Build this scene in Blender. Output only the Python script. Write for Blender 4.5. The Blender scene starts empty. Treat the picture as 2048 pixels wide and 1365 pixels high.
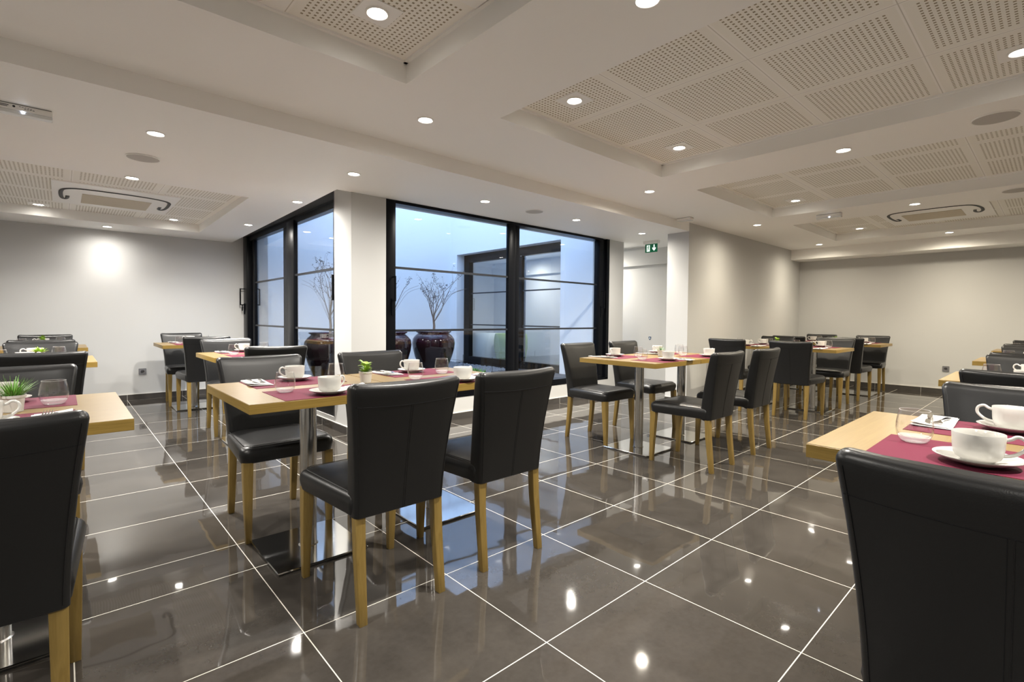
import bpy, math, random
from mathutils import Vector, Matrix
PI = math.pi
S = bpy.context.scene
COL = S.collection
random.seed(7)

# ------------------------------------------------------------------ camera
def setup_camera():
    cd = bpy.data.cameras.new('camera'); co = bpy.data.objects.new('camera', cd); COL.objects.link(co)
    cd.sensor_fit = 'HORIZONTAL'; cd.sensor_width = 36.0
    cd.lens = 992.69249 / 2048 * 36.0
    cd.shift_y = (666.96 - 682.5) / 2048
    cd.clip_start = 0.02
    yaw, pit, roll = 0.83401, -0.03054, 0.00871
    F = Vector((math.cos(yaw)*math.cos(pit), math.sin(yaw)*math.cos(pit), math.sin(pit)))
    R = Vector((math.sin(yaw), -math.cos(yaw), 0)); U = R.cross(F)
    R2 = R*math.cos(roll) + U*math.sin(roll); U2 = -R*math.sin(roll) + U*math.cos(roll)
    m = Matrix(((R2.x, U2.x, -F.x), (R2.y, U2.y, -F.y), (R2.z, U2.z, -F.z))).to_4x4()
    m.translation = Vector((-0.01383, -2.34784, 1.10927))
    co.matrix_world = m
    S.camera = co
setup_camera()
vs = S.view_settings
vs.view_transform = 'Standard'; vs.look = 'None'; vs.gamma = 1.0; vs.use_curve_mapping = False
vs.exposure = 0.80
# ------------------------------------------------------------------ world: dusk sky over the courtyard
W = bpy.data.worlds.new('world'); S.world = W; W.use_nodes = True
bg = W.node_tree.nodes['Background']
bg.inputs['Color'].default_value = (0.44, 0.63, 0.97, 1); bg.inputs['Strength'].default_value = 3.1

S.cycles.transparent_max_bounces = 32; S.cycles.diffuse_bounces = 8
LAMP_W = 48.0; SPILL = 2.3
def spot_light(x, y, z, power=LAMP_W, spill=1.0, col=None):
    # the lamps over the right part of the room are warmer than the ones by the courtyard
    t = min(1.0, max(0.0, (x-1.0)/5.0)) * (1.0 if y < 1 else 0.3)
    col = (1.0, 0.955-0.065*t, 0.885-0.185*t)
    ld = bpy.data.lights.new('downlight_beam', 'SPOT'); ld.energy = power; ld.color = col
    ld.spot_size = math.radians(100 if y > 5.3 else 108); ld.spot_blend = 1.0; ld.shadow_soft_size = 0.035
    lo = bpy.data.objects.new('downlight_beam', ld); COL.objects.link(lo); lo.location = (x, y, z)
    l2 = ld.copy(); l2.energy = power*SPILL*spill; l2.spot_size = math.radians(174); l2.spot_blend = 1.0   # light spilling wide off the lens
    lo = bpy.data.objects.new('downlight_spill', l2); COL.objects.link(lo); lo.location = (x, y, z)

# ------------------------------------------------------------------ materials
def newmat(name):
    m = bpy.data.materials.new(name); m.use_nodes = True
    nt = m.node_tree
    return m, nt, nt.nodes['Principled BSDF']
def N(nt, t, **kw):
    n = nt.nodes.new(t)
    for k, v in kw.items(): setattr(n, k, v)
    return n
def Lk(nt, a, b): nt.links.new(a, b)
def math_n(nt, op, a, b=None, c=None):
    n = nt.nodes.new('ShaderNodeMath'); n.operation = op
    for i, v in enumerate((a, b, c)):
        if v is None: continue
        if isinstance(v, (int, float)): n.inputs[i].default_value = v
        else: nt.links.new(v, n.inputs[i])
    return n.outputs[0]
def mixc(nt, f, a, b):
    n = nt.nodes.new('ShaderNodeMix'); n.data_type = 'RGBA'
    if isinstance(f, (int, float)): n.inputs[0].default_value = f
    else: nt.links.new(f, n.inputs[0])
    for i, v in ((6, a), (7, b)):
        if isinstance(v, tuple): n.inputs[i].default_value = (*v, 1) if len(v) == 3 else v
        else: nt.links.new(v, n.inputs[i])
    return n.outputs[2]
def plain(name, col, rough=0.5, metal=0.0, bump=0.0, scale=200, var=0.0, spec=0.5):
    m, nt, p = newmat(name)
    p.inputs['Base Color'].default_value = (*col, 1); p.inputs['Roughness'].default_value = rough
    p.inputs['Metallic'].default_value = metal; p.inputs['Specular IOR Level'].default_value = spec
    tc = N(nt, 'ShaderNodeTexCoord')
    nz = N(nt, 'ShaderNodeTexNoise'); nz.inputs['Scale'].default_value = scale; nz.inputs['Detail'].default_value = 4
    Lk(nt, tc.outputs['Object'], nz.inputs['Vector'])
    if bump:
        b = N(nt, 'ShaderNodeBump'); b.inputs['Strength'].default_value = bump; b.inputs['Distance'].default_value = 0.002
        Lk(nt, nz.outputs['Fac'], b.inputs['Height']); Lk(nt, b.outputs['Normal'], p.inputs['Normal'])
    if var:
        c = mixc(nt, nz.outputs['Fac'], tuple(v*(1-var) for v in col), tuple(min(1, v*(1+var)) for v in col))
        Lk(nt, c, p.inputs['Base Color'])
    return m
def emis(name, col, s):
    m, nt, p = newmat(name)
    p.inputs['Base Color'].default_value = (*col, 1)
    p.inputs['Emission Color'].default_value = (*col, 1); p.inputs['Emission Strength'].default_value = s
    return m
def glassmat(name, refl=1.0, tint=(1, 1, 1), ior=1.5, rough=0.0):
    m, nt, p = newmat(name); nt.nodes.remove(p)
    out = nt.nodes['Material Output']
    lw = N(nt, 'ShaderNodeLayerWeight'); lw.inputs['Blend'].default_value = 0.5
    f = math_n(nt, 'ADD', math_n(nt, 'MULTIPLY', math_n(nt, 'POWER', lw.outputs['Facing'], 5.0), 0.96), 0.04)
    f = math_n(nt, 'MULTIPLY', f, refl); f = math_n(nt, 'MINIMUM', f, 0.95)
    tr = N(nt, 'ShaderNodeBsdfTransparent'); tr.inputs['Color'].default_value = (*tint, 1)
    gl = N(nt, 'ShaderNodeBsdfGlossy'); gl.inputs['Roughness'].default_value = rough
    mx = N(nt, 'ShaderNodeMixShader'); Lk(nt, f, mx.inputs[0]); Lk(nt, tr.outputs[0], mx.inputs[1]); Lk(nt, gl.outputs[0], mx.inputs[2])
    Lk(nt, mx.outputs[0], out.inputs[0])
    return m
def sparkle_glass():  # diffuse white mixed in, standing for lamp sparkle refracted by base and rim
    m, nt, p = newmat('sparkle_glass_base'); nt.nodes.remove(p)
    out = nt.nodes['Material Output']
    lw = N(nt, 'ShaderNodeLayerWeight'); lw.inputs['Blend'].default_value = 0.5
    f = math_n(nt, 'ADD', math_n(nt, 'MULTIPLY', lw.outputs['Facing'], 0.35), 0.10)
    tr = N(nt, 'ShaderNodeBsdfTransparent')
    p2 = N(nt, 'ShaderNodeBsdfPrincipled'); p2.inputs['Base Color'].default_value = (0.8, 0.8, 0.8, 1); p2.inputs['Roughness'].default_value = 0.05; p2.inputs['Specular IOR Level'].default_value = 1.0
    mx = N(nt, 'ShaderNodeMixShader'); Lk(nt, f, mx.inputs[0]); Lk(nt, tr.outputs[0], mx.inputs[1]); Lk(nt, p2.outputs[0], mx.inputs[2]); Lk(nt, mx.outputs[0], out.inputs[0])
    return m
def wood(name, c1, c2, rough=0.4, sc=(1.2, 26, 26)):
    m, nt, p = newmat(name)
    tc = N(nt, 'ShaderNodeTexCoord'); mp = N(nt, 'ShaderNodeMapping'); mp.inputs['Scale'].default_value = sc
    Lk(nt, tc.outputs['Object'], mp.inputs['Vector'])
    nz = N(nt, 'ShaderNodeTexNoise'); nz.inputs['Scale'].default_value = 3.2; nz.inputs['Detail'].default_value = 8; nz.inputs['Roughness'].default_value = 0.65; nz.inputs['Distortion'].default_value = 0.6
    Lk(nt, mp.outputs[0], nz.inputs['Vector'])
    r = N(nt, 'ShaderNodeValToRGB'); r.color_ramp.elements[0].position = 0.32; r.color_ramp.elements[1].position = 0.68
    r.color_ramp.elements[0].color = (*c1, 1); r.color_ramp.elements[1].color = (*c2, 1)
    Lk(nt, nz.outputs['Fac'], r.inputs[0]); Lk(nt, r.outputs[0], p.inputs['Base Color'])
    p.inputs['Roughness'].default_value = rough
    b = N(nt, 'ShaderNodeBump'); b.inputs['Strength'].default_value = 0.08; b.inputs['Distance'].default_value = 0.001
    Lk(nt, nz.outputs['Fac'], b.inputs['Height']); Lk(nt, b.outputs['Normal'], p.inputs['Normal'])
    return m
def floor_tiles():
    m, nt, p = newmat('polished_floor_tiles')
    tc = N(nt, 'ShaderNodeTexCoord'); sp = N(nt, 'ShaderNodeSeparateXYZ'); Lk(nt, tc.outputs['Object'], sp.inputs[0])
    x, y = sp.outputs[0], sp.outputs[1]
    sel = math_n(nt, 'GREATER_THAN', y, 0.15)
    yy = math_n(nt, 'SUBTRACT', y, math_n(nt, 'MULTIPLY', sel, 0.3))
    def edge(v):
        a = math_n(nt, 'DIVIDE', v, 0.6); a = math_n(nt, 'SUBTRACT', a, math_n(nt, 'ROUND', a))
        return math_n(nt, 'MULTIPLY', math_n(nt, 'ABSOLUTE', a), 0.6)
    d = math_n(nt, 'MINIMUM', edge(x), edge(yy))
    g = math_n(nt, 'LESS_THAN', d, 0.0018)
    cx = math_n(nt, 'FLOOR', math_n(nt, 'DIVIDE', x, 0.6)); cy = math_n(nt, 'FLOOR', math_n(nt, 'DIVIDE', yy, 0.6))
    cb = N(nt, 'ShaderNodeCombineXYZ'); Lk(nt, cx, cb.inputs[0]); Lk(nt, cy, cb.inputs[1]); Lk(nt, sel, cb.inputs[2])
    wn = N(nt, 'ShaderNodeTexWhiteNoise'); wn.noise_dimensions = '3D'; Lk(nt, cb.outputs[0], wn.inputs['Vector'])
    nz = N(nt, 'ShaderNodeTexNoise'); nz.inputs['Scale'].default_value = 5; nz.inputs['Detail'].default_value = 9; nz.inputs['Roughness'].default_value = 0.7
    Lk(nt, tc.outputs['Object'], nz.inputs['Vector'])
    nz3 = N(nt, 'ShaderNodeTexNoise'); nz3.inputs['Scale'].default_value = 45; nz3.inputs['Detail'].default_value = 5
    Lk(nt, tc.outputs['Object'], nz3.inputs['Vector'])
    f = math_n(nt, 'ADD', math_n(nt, 'MULTIPLY', nz.outputs['Fac'], 0.9), math_n(nt, 'MULTIPLY', wn.outputs['Value'], 0.22))
    f = math_n(nt, 'ADD', f, math_n(nt, 'MULTIPLY', math_n(nt, 'SUBTRACT', nz3.outputs['Fac'], 0.5), 0.35))
    r = N(nt, 'ShaderNodeValToRGB'); r.color_ramp.elements[0].position = 0.3; r.color_ramp.elements[1].position = 0.85
    r.color_ramp.elements[0].color = (0.036, 0.032, 0.028, 1); r.color_ramp.elements[1].color = (0.064, 0.057, 0.050, 1)
    Lk(nt, f, r.inputs[0])
    Lk(nt, mixc(nt, g, r.outputs[0], (0.62, 0.59, 0.52)), p.inputs['Base Color'])
    Lk(nt, math_n(nt, 'ADD', math_n(nt, 'MULTIPLY', g, 0.6), 0.035), p.inputs['Roughness'])
    p.inputs['IOR'].default_value = 1.55
    p.inputs['Specular IOR Level'].default_value = 0.62
    # each polished tile is very slightly uneven
    nz2 = N(nt, 'ShaderNodeTexNoise'); nz2.inputs['Scale'].default_value = 4.2; nz2.inputs['Detail'].default_value = 1.5
    off = N(nt, 'ShaderNodeVectorMath'); off.operation = 'MULTIPLY_ADD'; Lk(nt, cb.outputs[0], off.inputs[0]); off.inputs[1].default_value = (7.3, 5.1, 3.3); Lk(nt, tc.outputs['Object'], off.inputs[2])
    Lk(nt, off.outputs[0], nz2.inputs['Vector'])
    b = N(nt, 'ShaderNodeBump'); b.inputs['Strength'].default_value = 0.28; b.inputs['Distance'].default_value = 0.004
    Lk(nt, nz2.outputs['Fac'], b.inputs['Height']); Lk(nt, b.outputs['Normal'], p.inputs['Normal'])
    return m
TILE = 0.6275
def perforated():
    m, nt, p = newmat('perforated_plaster_tiles')
    tc = N(nt, 'ShaderNodeTexCoord'); sp = N(nt, 'ShaderNodeSeparateXYZ'); Lk(nt, tc.outputs['Object'], sp.inputs[0])
    def cell(v):
        a = math_n(nt, 'DIVIDE', v, TILE); return math_n(nt, 'SUBTRACT', a, math_n(nt, 'FLOOR', a))
    fx, fy = cell(sp.outputs[0]), cell(sp.outputs[1])
    def holes(f):
        inside = math_n(nt, 'LESS_THAN', math_n(nt, 'ABSOLUTE', math_n(nt, 'SUBTRACT', f, 0.5)), 0.425)
        q = math_n(nt, 'MULTIPLY', math_n(nt, 'SUBTRACT', f, 0.075), 21/0.85)
        q = math_n(nt, 'SUBTRACT', q, math_n(nt, 'FLOOR', q))
        return math_n(nt, 'MULTIPLY', inside, math_n(nt, 'LESS_THAN', math_n(nt, 'ABSOLUTE', math_n(nt, 'SUBTRACT', q, 0.5)), 0.215))
    h = math_n(nt, 'MULTIPLY', holes(fx), holes(fy))
    def seam(f): return math_n(nt, 'GREATER_THAN', math_n(nt, 'ABSOLUTE', math_n(nt, 'SUBTRACT', f, 0.5)), 0.4965)
    def rail(f): return math_n(nt, 'GREATER_THAN', math_n(nt, 'ABSOLUTE', math_n(nt, 'SUBTRACT', f, 0.5)), 0.482)
    s = math_n(nt, 'MAXIMUM', seam(fx), seam(fy)); rl = math_n(nt, 'MAXIMUM', rail(fx), rail(fy))
    c = mixc(nt, rl, (0.90, 0.88, 0.82), (0.94, 0.92, 0.88))
    c = mixc(nt, s, c, (0.66, 0.63, 0.58))
    c = mixc(nt, h, c, (0.33, 0.28, 0.19))
    Lk(nt, c, p.inputs['Base Color']); p.inputs['Roughness'].default_value = 0.8
    return m
def glaze():
    m, nt, p = newmat('oxblood_glaze')
    tc = N(nt, 'ShaderNodeTexCoord'); mp = N(nt, 'ShaderNodeMapping'); mp.inputs['Scale'].default_value = (40, 40, 1.6)
    Lk(nt, tc.outputs['Object'], mp.inputs['Vector'])
    nz = N(nt, 'ShaderNodeTexNoise'); nz.inputs['Scale'].default_value = 1.3; nz.inputs['Detail'].default_value = 5; Lk(nt, mp.outputs[0], nz.inputs['Vector'])
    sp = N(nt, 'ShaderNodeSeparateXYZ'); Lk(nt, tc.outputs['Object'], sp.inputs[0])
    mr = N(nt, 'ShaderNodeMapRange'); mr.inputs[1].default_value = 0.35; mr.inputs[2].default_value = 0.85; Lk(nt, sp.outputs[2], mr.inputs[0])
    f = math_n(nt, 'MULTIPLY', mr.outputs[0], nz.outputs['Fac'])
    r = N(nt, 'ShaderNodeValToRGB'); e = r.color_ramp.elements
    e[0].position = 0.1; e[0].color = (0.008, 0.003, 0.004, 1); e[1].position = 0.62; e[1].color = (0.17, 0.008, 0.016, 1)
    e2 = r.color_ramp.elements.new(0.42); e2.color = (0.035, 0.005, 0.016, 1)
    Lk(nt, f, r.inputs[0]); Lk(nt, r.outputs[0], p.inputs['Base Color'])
    p.inputs['Roughness'].default_value = 0.09
    return m
M = dict(
    wall=plain('white_wall_paint', (0.54, 0.54, 0.53), 0.75, bump=0.05, scale=160),
    ceil=plain('ceiling_paint', (0.92, 0.91, 0.885), 0.6, bump=0.03, scale=90),
    outwall=plain('courtyard_render', (0.80, 0.82, 0.84), 0.9, bump=0.6, scale=120),
    floor=floor_tiles(), perf=perforated(), glaze=glaze(),
    base=plain('dark_skirting_tile', (0.065, 0.060, 0.056), 0.12, var=0.2, scale=14),
    grout=plain('pale_grout', (0.62, 0.60, 0.55), 0.7),
    leather=plain('black_leather', (0.0085, 0.0087, 0.0092), 0.33, bump=0.12, scale=420, spec=0.45),
    stitch=plain('grey_stitching', (0.014, 0.014, 0.015), 0.9, spec=0.05),
    leg=wood('beech_leg', (0.175, 0.112, 0.026), (0.240, 0.162, 0.046), 0.35, (26, 26, 1.5)),
    oak=wood('oak_veneer', (0.155, 0.098, 0.026), (0.205, 0.134, 0.043), 0.33),
    oakedge=wood('oak_edge_band', (0.20, 0.125, 0.022), (0.29, 0.19, 0.045), 0.4, (2.0, 2.0, 70)),
    steel=plain('brushed_steel', (0.60, 0.59, 0.57), 0.2, 1.0, bump=0.05, scale=300),
    plate=plain('polished_steel', (0.62, 0.62, 0.61), 0.10, 1.0),
    darksteel=plain('dark_steel', (0.10, 0.10, 0.10), 0.35, 0.8),
    cutl=plain('cutlery_steel', (0.72, 0.71, 0.69), 0.12, 1.0),
    frame=plain('black_aluminium', (0.003, 0.0035, 0.005), 0.3, 0.0, spec=0.15),
    bar=plain('glazing_bar', (0.012, 0.014, 0.018), 0.3),
    pane2=glassmat('courtyard_window_glass', 4.0, (0.9, 0.95, 1.0), 1.5),
    pane=glassmat('window_glass', 1.35, (0.97, 0.985, 1.0), 1.5),
    tumbler=glassmat('tumbler_glass', 1.15, (0.997, 0.997, 0.997), 1.5),
    sparkleglass=sparkle_glass(),
    china=plain('white_china', (0.52, 0.51, 0.48), 0.14),
    mat=plain('plum_placemat', (0.112, 0.0125, 0.032), 0.75, bump=0.3, scale=500, var=0.08, spec=0.2),
    napkin=plain('white_paper_napkin', (0.62, 0.615, 0.60), 0.85, bump=0.2, scale=300),
    leaf=plain('fresh_green_leaf', (0.26, 0.42, 0.045), 0.45, var=0.3, scale=30),
    grass=plain('grass_green_leaf', (0.13, 0.30, 0.045), 0.45, var=0.35, scale=30),
    aloe=plain('dull_green_leaf', (0.10, 0.20, 0.07), 0.5, var=0.3, scale=30),
    soil=plain('potting_soil', (0.03, 0.02, 0.013), 0.9, bump=1, scale=90),
    whiteplastic=plain('white_plastic', (0.90, 0.89, 0.86), 0.4),
    greyplastic=plain('grey_plastic', (0.17, 0.17, 0.18), 0.4),
    socketdark=plain('socket_well', (0.035, 0.035, 0.04), 0.5),
    grille=plain('speaker_grille', (0.50, 0.48, 0.455), 0.7, bump=0.6, scale=900),
    acgrille=plain('ac_grille', (0.62, 0.55, 0.43), 0.7, bump=0.8, scale=500),
    acslot=plain('ac_slot', (0.03, 0.03, 0.028), 0.6),
    lamp=emis('lamp_glow', (1.0, 0.95, 0.86), 14.0),
    led=emis('led_glow', (0.75, 0.82, 1.0), 14.0),
    signgreen=plain('sign_green', (0.0, 0.22, 0.10), 0.4),
    signwhite=emis('sign_white', (0.80, 0.95, 0.88), 0.55),
    ink=plain('printed_ink', (0.02, 0.02, 0.02), 0.6),
    clear=plain('frosted_diffuser', (0.78, 0.80, 0.80), 0.25),
    bark=plain('grey_bark', (0.16, 0.13, 0.115), 0.85, bump=0.8, scale=80),
    dryleaf=plain('dry_brown_leaf', (0.035, 0.03, 0.035), 0.7),
    gravel=plain('grey_gravel', (0.15, 0.16, 0.175), 0.9, bump=1, scale=60, var=0.4),
    deck=plain('dark_decking', (0.05, 0.05, 0.058), 0.55),
    moss=plain('moss_green', (0.10, 0.26, 0.04), 0.8, var=0.4, scale=60),
    lime=plain('lime_fabric', (0.30, 0.40, 0.10), 0.8),
    pale=plain('pale_fabric', (0.62, 0.66, 0.62), 0.8),
    shield=plain('blue_enamel', (0.03, 0.07, 0.14), 0.35),
    shieldw=plain('silver_emblem', (0.55, 0.6, 0.65), 0.4),
)

# ------------------------------------------------------------------ mesh helpers
class MB:
    def __init__(s): s.v = []; s.f = []; s.mi = []; s.mats = []
    def m(s, mat):
        if mat not in s.mats: s.mats.append(mat)
        return s.mats.index(mat)
    def add(s, vs, fs, mat, T=None):
        b = len(s.v); k = s.m(mat)
        s.v += [tuple(T @ Vector(v)) if T else tuple(v) for v in vs]
        for f in fs: s.f.append([b+i for i in f]); s.mi.append(k)
        return s
    def box(s, x0, x1, y0, y1, z0, z1, mat, T=None, bev=0.0):
        if bev:
            r = rpoly([(x0, y0), (x1, y0), (x1, y1), (x0, y1)], bev, 2)
            ri = rpoly([(x0+bev*.6, y0+bev*.6), (x1-bev*.6, y0+bev*.6), (x1-bev*.6, y1-bev*.6), (x0+bev*.6, y1-bev*.6)], bev*.6, 2)
            return s.loft([[(a, b, z0) for a, b in ri], [(a, b, z0+bev*.6) for a, b in r], [(a, b, z1-bev*.6) for a, b in r], [(a, b, z1) for a, b in ri]], mat, T=T)
        v = [(x, y, z) for z in (z0, z1) for y in (y0, y1) for x in (x0, x1)]
        return s.add(v, [(0, 2, 3, 1), (4, 5, 7, 6), (0, 1, 5, 4), (2, 6, 7, 3), (0, 4, 6, 2), (1, 3, 7, 5)], mat, T)
    def loft(s, rings, mat, cap0=True, cap1=True, T=None, closed=True):
        n = len(rings[0]); v = [p for r in rings for p in r]; f = []
        for i in range(len(rings)-1):
            for j in range(n if closed else n-1):
                k = (j+1) % n
                f.append((i*n+j, i*n+k, (i+1)*n+k, (i+1)*n+j))
        if cap0: f.append(tuple(range(n))[::-1])
        if cap1: f.append(tuple((len(rings)-1)*n+j for j in range(n)))
        return s.add(v, f, mat, T)
    def lathe(s, prof, mat, n=32, T=None, c=(0, 0), cap0=True, cap1=True):
        rings = [[(c[0]+r*math.cos(2*PI*k/n), c[1]+r*math.sin(2*PI*k/n), z) for k in range(n)] for r, z in prof]
        return s.loft(rings, mat, cap0, cap1, T)
    def tube(s, pts, r, mat, n=8, T=None, flat=1.0):
        pts = [Vector(p) for p in pts]; rs = r if isinstance(r, (list, tuple)) else [r]*len(pts)
        rings = []; up = None
        for i, p in enumerate(pts):
            t = (pts[min(i+1, len(pts)-1)] - pts[max(i-1, 0)])
            if t.length < 1e-9: t = Vector((0, 0, 1))
            t.normalize()
            if up is None: up = Vector((0, 0, 1)) if abs(t.z) < 0.9 else Vector((1, 0, 0))
            a = t.cross(up)
            if a.length < 1e-5: a = t.cross(Vector((0, 1, 0.01)))
            a.normalize(); up = a.cross(t).normalized()
            rings.append([tuple(p + a*math.cos(2*PI*k/n)*rs[i] + up*math.sin(2*PI*k/n)*rs[i]*flat) for k in range(n)])
        return s.loft(rings, mat, T=T)
    def prism(s, poly, z0, z1, mat, T=None):
        return s.loft([[(a, b, z0) for a, b in poly], [(a, b, z1) for a, b in poly]], mat, T=T)
    def build(s, name, parent=None, loc=(0, 0, 0), rz=0.0, ang=35):
        me = bpy.data.meshes.new(name); me.from_pydata(s.v, [], s.f)
        for mt in s.mats: me.materials.append(mt)
        me.polygons.foreach_set('material_index', s.mi)
        me.polygons.foreach_set('use_smooth', [True]*len(s.f)); me.update()
        import bmesh
        bm = bmesh.new(); bm.from_mesh(me); bmesh.ops.recalc_face_normals(bm, faces=bm.faces); bm.to_mesh(me); bm.free()
        me.set_sharp_from_angle(angle=math.radians(ang))
        o = bpy.data.objects.new(name, me); COL.objects.link(o); o.location = loc; o.rotation_euler = (0, 0, rz)
        if parent: o.parent = parent
        return o
def rpoly(pts, r, seg=4):
    out = []; n = len(pts); rr = r if isinstance(r, (list, tuple)) else [r]*n
    for i in range(n):
        p = Vector(pts[i]); a = (Vector(pts[i-1])-p).normalized(); b = (Vector(pts[(i+1) % n])-p).normalized()
        ang = math.acos(max(-1, min(1, a.dot(b)))); d = rr[i]/math.tan(ang/2)
        c = p + (a+b).normalized()*(rr[i]/math.sin(ang/2))
        s = p+a*d-c; e = p+b*d-c
        a0 = math.atan2(s.y, s.x); a1 = math.atan2(e.y, e.x); da = (a1-a0+PI) % (2*PI)-PI
        for k in range(seg+1):
            t = a0+da*k/seg; out.append((c.x+rr[i]*math.cos(t), c.y+rr[i]*math.sin(t)))
    return out
def empty(name, loc=(0, 0, 0), rz=0.0):
    o = bpy.data.objects.new(name, None); COL.objects.link(o); o.location = loc; o.rotation_euler = (0, 0, rz); o.empty_display_size = 0.1
    return o
def tag(o, label=None, cat=None, group=None, kind=None):
    for k, v in (('label', label), ('category', cat), ('group', group), ('kind', kind)):
        if v: o[k] = v
    return o
def struct(mb, name, parent=None, **kw):
    o = mb.build(name, parent, **kw); o['kind'] = 'structure'; return o
def dup(root, loc, rz=0.0):
    r = root.copy(); COL.objects.link(r); r.location = loc; r.rotation_euler = (0, 0, rz)
    for ch in list(root.children):
        c = ch.copy(); COL.objects.link(c); c.parent = r
        for g in list(ch.children):
            d = g.copy(); COL.objects.link(d); d.parent = c
    return r

# ------------------------------------------------------------------ room shell
def zl(y): return 2.25 - 0.08*max(0.0, y-2.05)/3.68        # the low ceiling falls a little towards the left wall
ZH, ZP = 2.36, 2.472
f = MB().box(-3.2, 10.2, -5.2, 6.3, -0.12, 0, M['floor']); struct(f, 'floor')
def plate(mb, xs, ys, solid, zbot, ztop, mat):
    xs = sorted(set(xs)); ys = sorted(set(ys))
    def so(i, j):
        return 0 <= i < len(xs)-1 and 0 <= j < len(ys)-1 and solid((xs[i]+xs[i+1])/2, (ys[j]+ys[j+1])/2)
    for i in range(len(xs)-1):
        for j in range(len(ys)-1):
            if not so(i, j): continue
            x0, x1, y0, y1 = xs[i], xs[i+1], ys[j], ys[j+1]
            zb = lambda y: zbot(y) if callable(zbot) else zbot
            q = [(x0, y0, zb(y0)), (x1, y0, zb(y0)), (x1, y1, zb(y1)), (x0, y1, zb(y1))]
            t = [(a, b, ztop) for a, b, _ in q]
            fs = [(3, 2, 1, 0), (4, 5, 6, 7)]
            if not so(i, j-1): fs.append((0, 1, 5, 4))
            if not so(i+1, j): fs.append((1, 2, 6, 5))
            if not so(i, j+1): fs.append((2, 3, 7, 6))
            if not so(i-1, j): fs.append((3, 0, 4, 7))
            mb.add(q+t, fs, mat)
YC0, YC1 = 0.04-5*TILE, 0.04
COFF = [(-0.51, 1.3725), (2.035, 3.9175), (4.53, 6.4125), (7.10, 8.9825)]
def inside_c(x, y): return any(a < x < b for a, b in COFF) and YC0 < y < YC1
mb = MB(); xs = [-3.2, 10.2] + [v for c in COFF for v in c]
plate(mb, xs, [-5.2, YC0, YC1, 0.895], lambda x, y: not inside_c(x, y), ZH, 2.62, M['ceil'])
struct(mb, 'ceiling')
LC = (-1.19, 1.32, 2.86, 5.17)     # coffer over the left part
mb = MB()
XE = 1.83; XR_ = 6.0
def low_solid(x, y):
    if y > 5.73: return False
    if LC[0] < x < LC[1] and LC[2] < y < LC[3]: return False
    if y < 2.04: return x < XR_ or y > 1.2
    return x < XE
plate(mb, [-3.2, LC[0], LC[1], XE, 6.0, 6.19, 7.2], [0.895, 1.2, 2.04, LC[2], LC[3], 5.73], low_solid, zl, 2.62, M['ceil'])
struct(mb, 'ceiling')
mb = MB().box(XE, 2.0, 2.04, 5.73, 2.34, 2.62, M['ceil']).box(6.19, 7.2, 2.04, 6.3, 2.30, 2.62, M['ceil']); struct(mb, 'ceiling')
for (a, b) in COFF:
    mb = MB().box(0, b-a, 0, YC1-YC0, 0, 0.03, M['perf']); struct(mb, 'ceiling_panels', loc=(a, YC0, ZP))
    mb = MB()
    for (x0, x1, y0, y1) in ((a, b, YC1-0.02, YC1), (a, b, YC0, YC0+0.02), (a, a+0.02, YC0, YC1), (b-0.02, b, YC0, YC1)):
        mb.box(x0, x1, y0, y1, ZP-0.010, ZP, M['ceil'])
    struct(mb, 'trim_1')
mb = MB().box(0, LC[1]-LC[0], 0, LC[3]-LC[2], 0, 0.03, M['perf']); struct(mb, 'ceiling_panels', loc=(LC[0], LC[2], 2.285))

XW, YW = 1.96, 2.03
# walls
struct(MB().box(-3.2, XW+.35, 5.73, 6.03, 0, 4.6, M['wall']), 'wall_left')
struct(MB().box(10.08, 10.3, -5.2, 1.2, 0, 2.7, M['wall']), 'wall_right')
struct(MB().box(9.62, 10.08, -5.2, 0.895, 2.185, ZH, M['ceil']), 'trim_2')
struct(MB().box(-3.4, -3.2, -5.2, 6.0, 0, 2.7, M['wall']), 'wall_west')
struct(MB().box(-3.2, 10.2, -5.4, -5.2, 0, 2.7, M['wall']), 'wall_south')
XR = 6.0
struct(MB().box(XR, 10.2, 0.895, 1.2, 0, 2.6, M['wall']), 'wall_back')
mb = MB()   # wall with the courtyard window 2
mb.box(XW, 2.31, YW, YW+.30, 0, 4.6, M['wall']).box(2.31, 5.84, YW, YW+.30, 0, 0.24, M['wall']).box(2.31, 5.84, YW, YW+.30, 2.25, 4.6, M['wall']).box(5.84, 6.185, YW, YW+.30, 0, 4.6, M['wall'])
struct(mb, 'wall_window')
mb = MB()   # wall with window 1
mb.box(XW, XW+.35, YW+.30, 2.41, 0, 4.6, M['wall']).box(XW, XW+.35, 2.41, 5.71, 0, 0.12, M['wall']).box(XW, XW+.35, 2.41, 5.73, 2.34, 4.6, M['wall'])
struct(mb, 'wall_side')
mb = MB()   # far courtyard wall and the wall with window 3
mb.box(XW+.35, 6.185, 6.06, 6.3, 0, 4.6, M['outwall']); struct(mb, 'wall_courtyard_back')
mb = MB()
mb.box(5.9, 6.185, YW+.30, 3.03, 0, 4.6, M['outwall']).box(5.9, 6.185, 5.84, 6.06, 0, 4.6, M['outwall']).box(5.9, 6.185, 3.03, 5.84, 2.37, 4.6, M['outwall']).box(5.9, 6.185, 3.03, 5.84, 0, 0.20, M['outwall'])
struct(mb, 'wall_courtyard_right')
# outer render of the two near courtyard walls
mb = MB().box(XW+.35, 5.9, YW+.30, YW+.32, 2.34, 4.6, M['outwall']).box(XW+.35, XW+.37, YW+.32, 6.06, 2.36, 4.6, M['outwall']); struct(mb, 'wall_courtyard_front')
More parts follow.
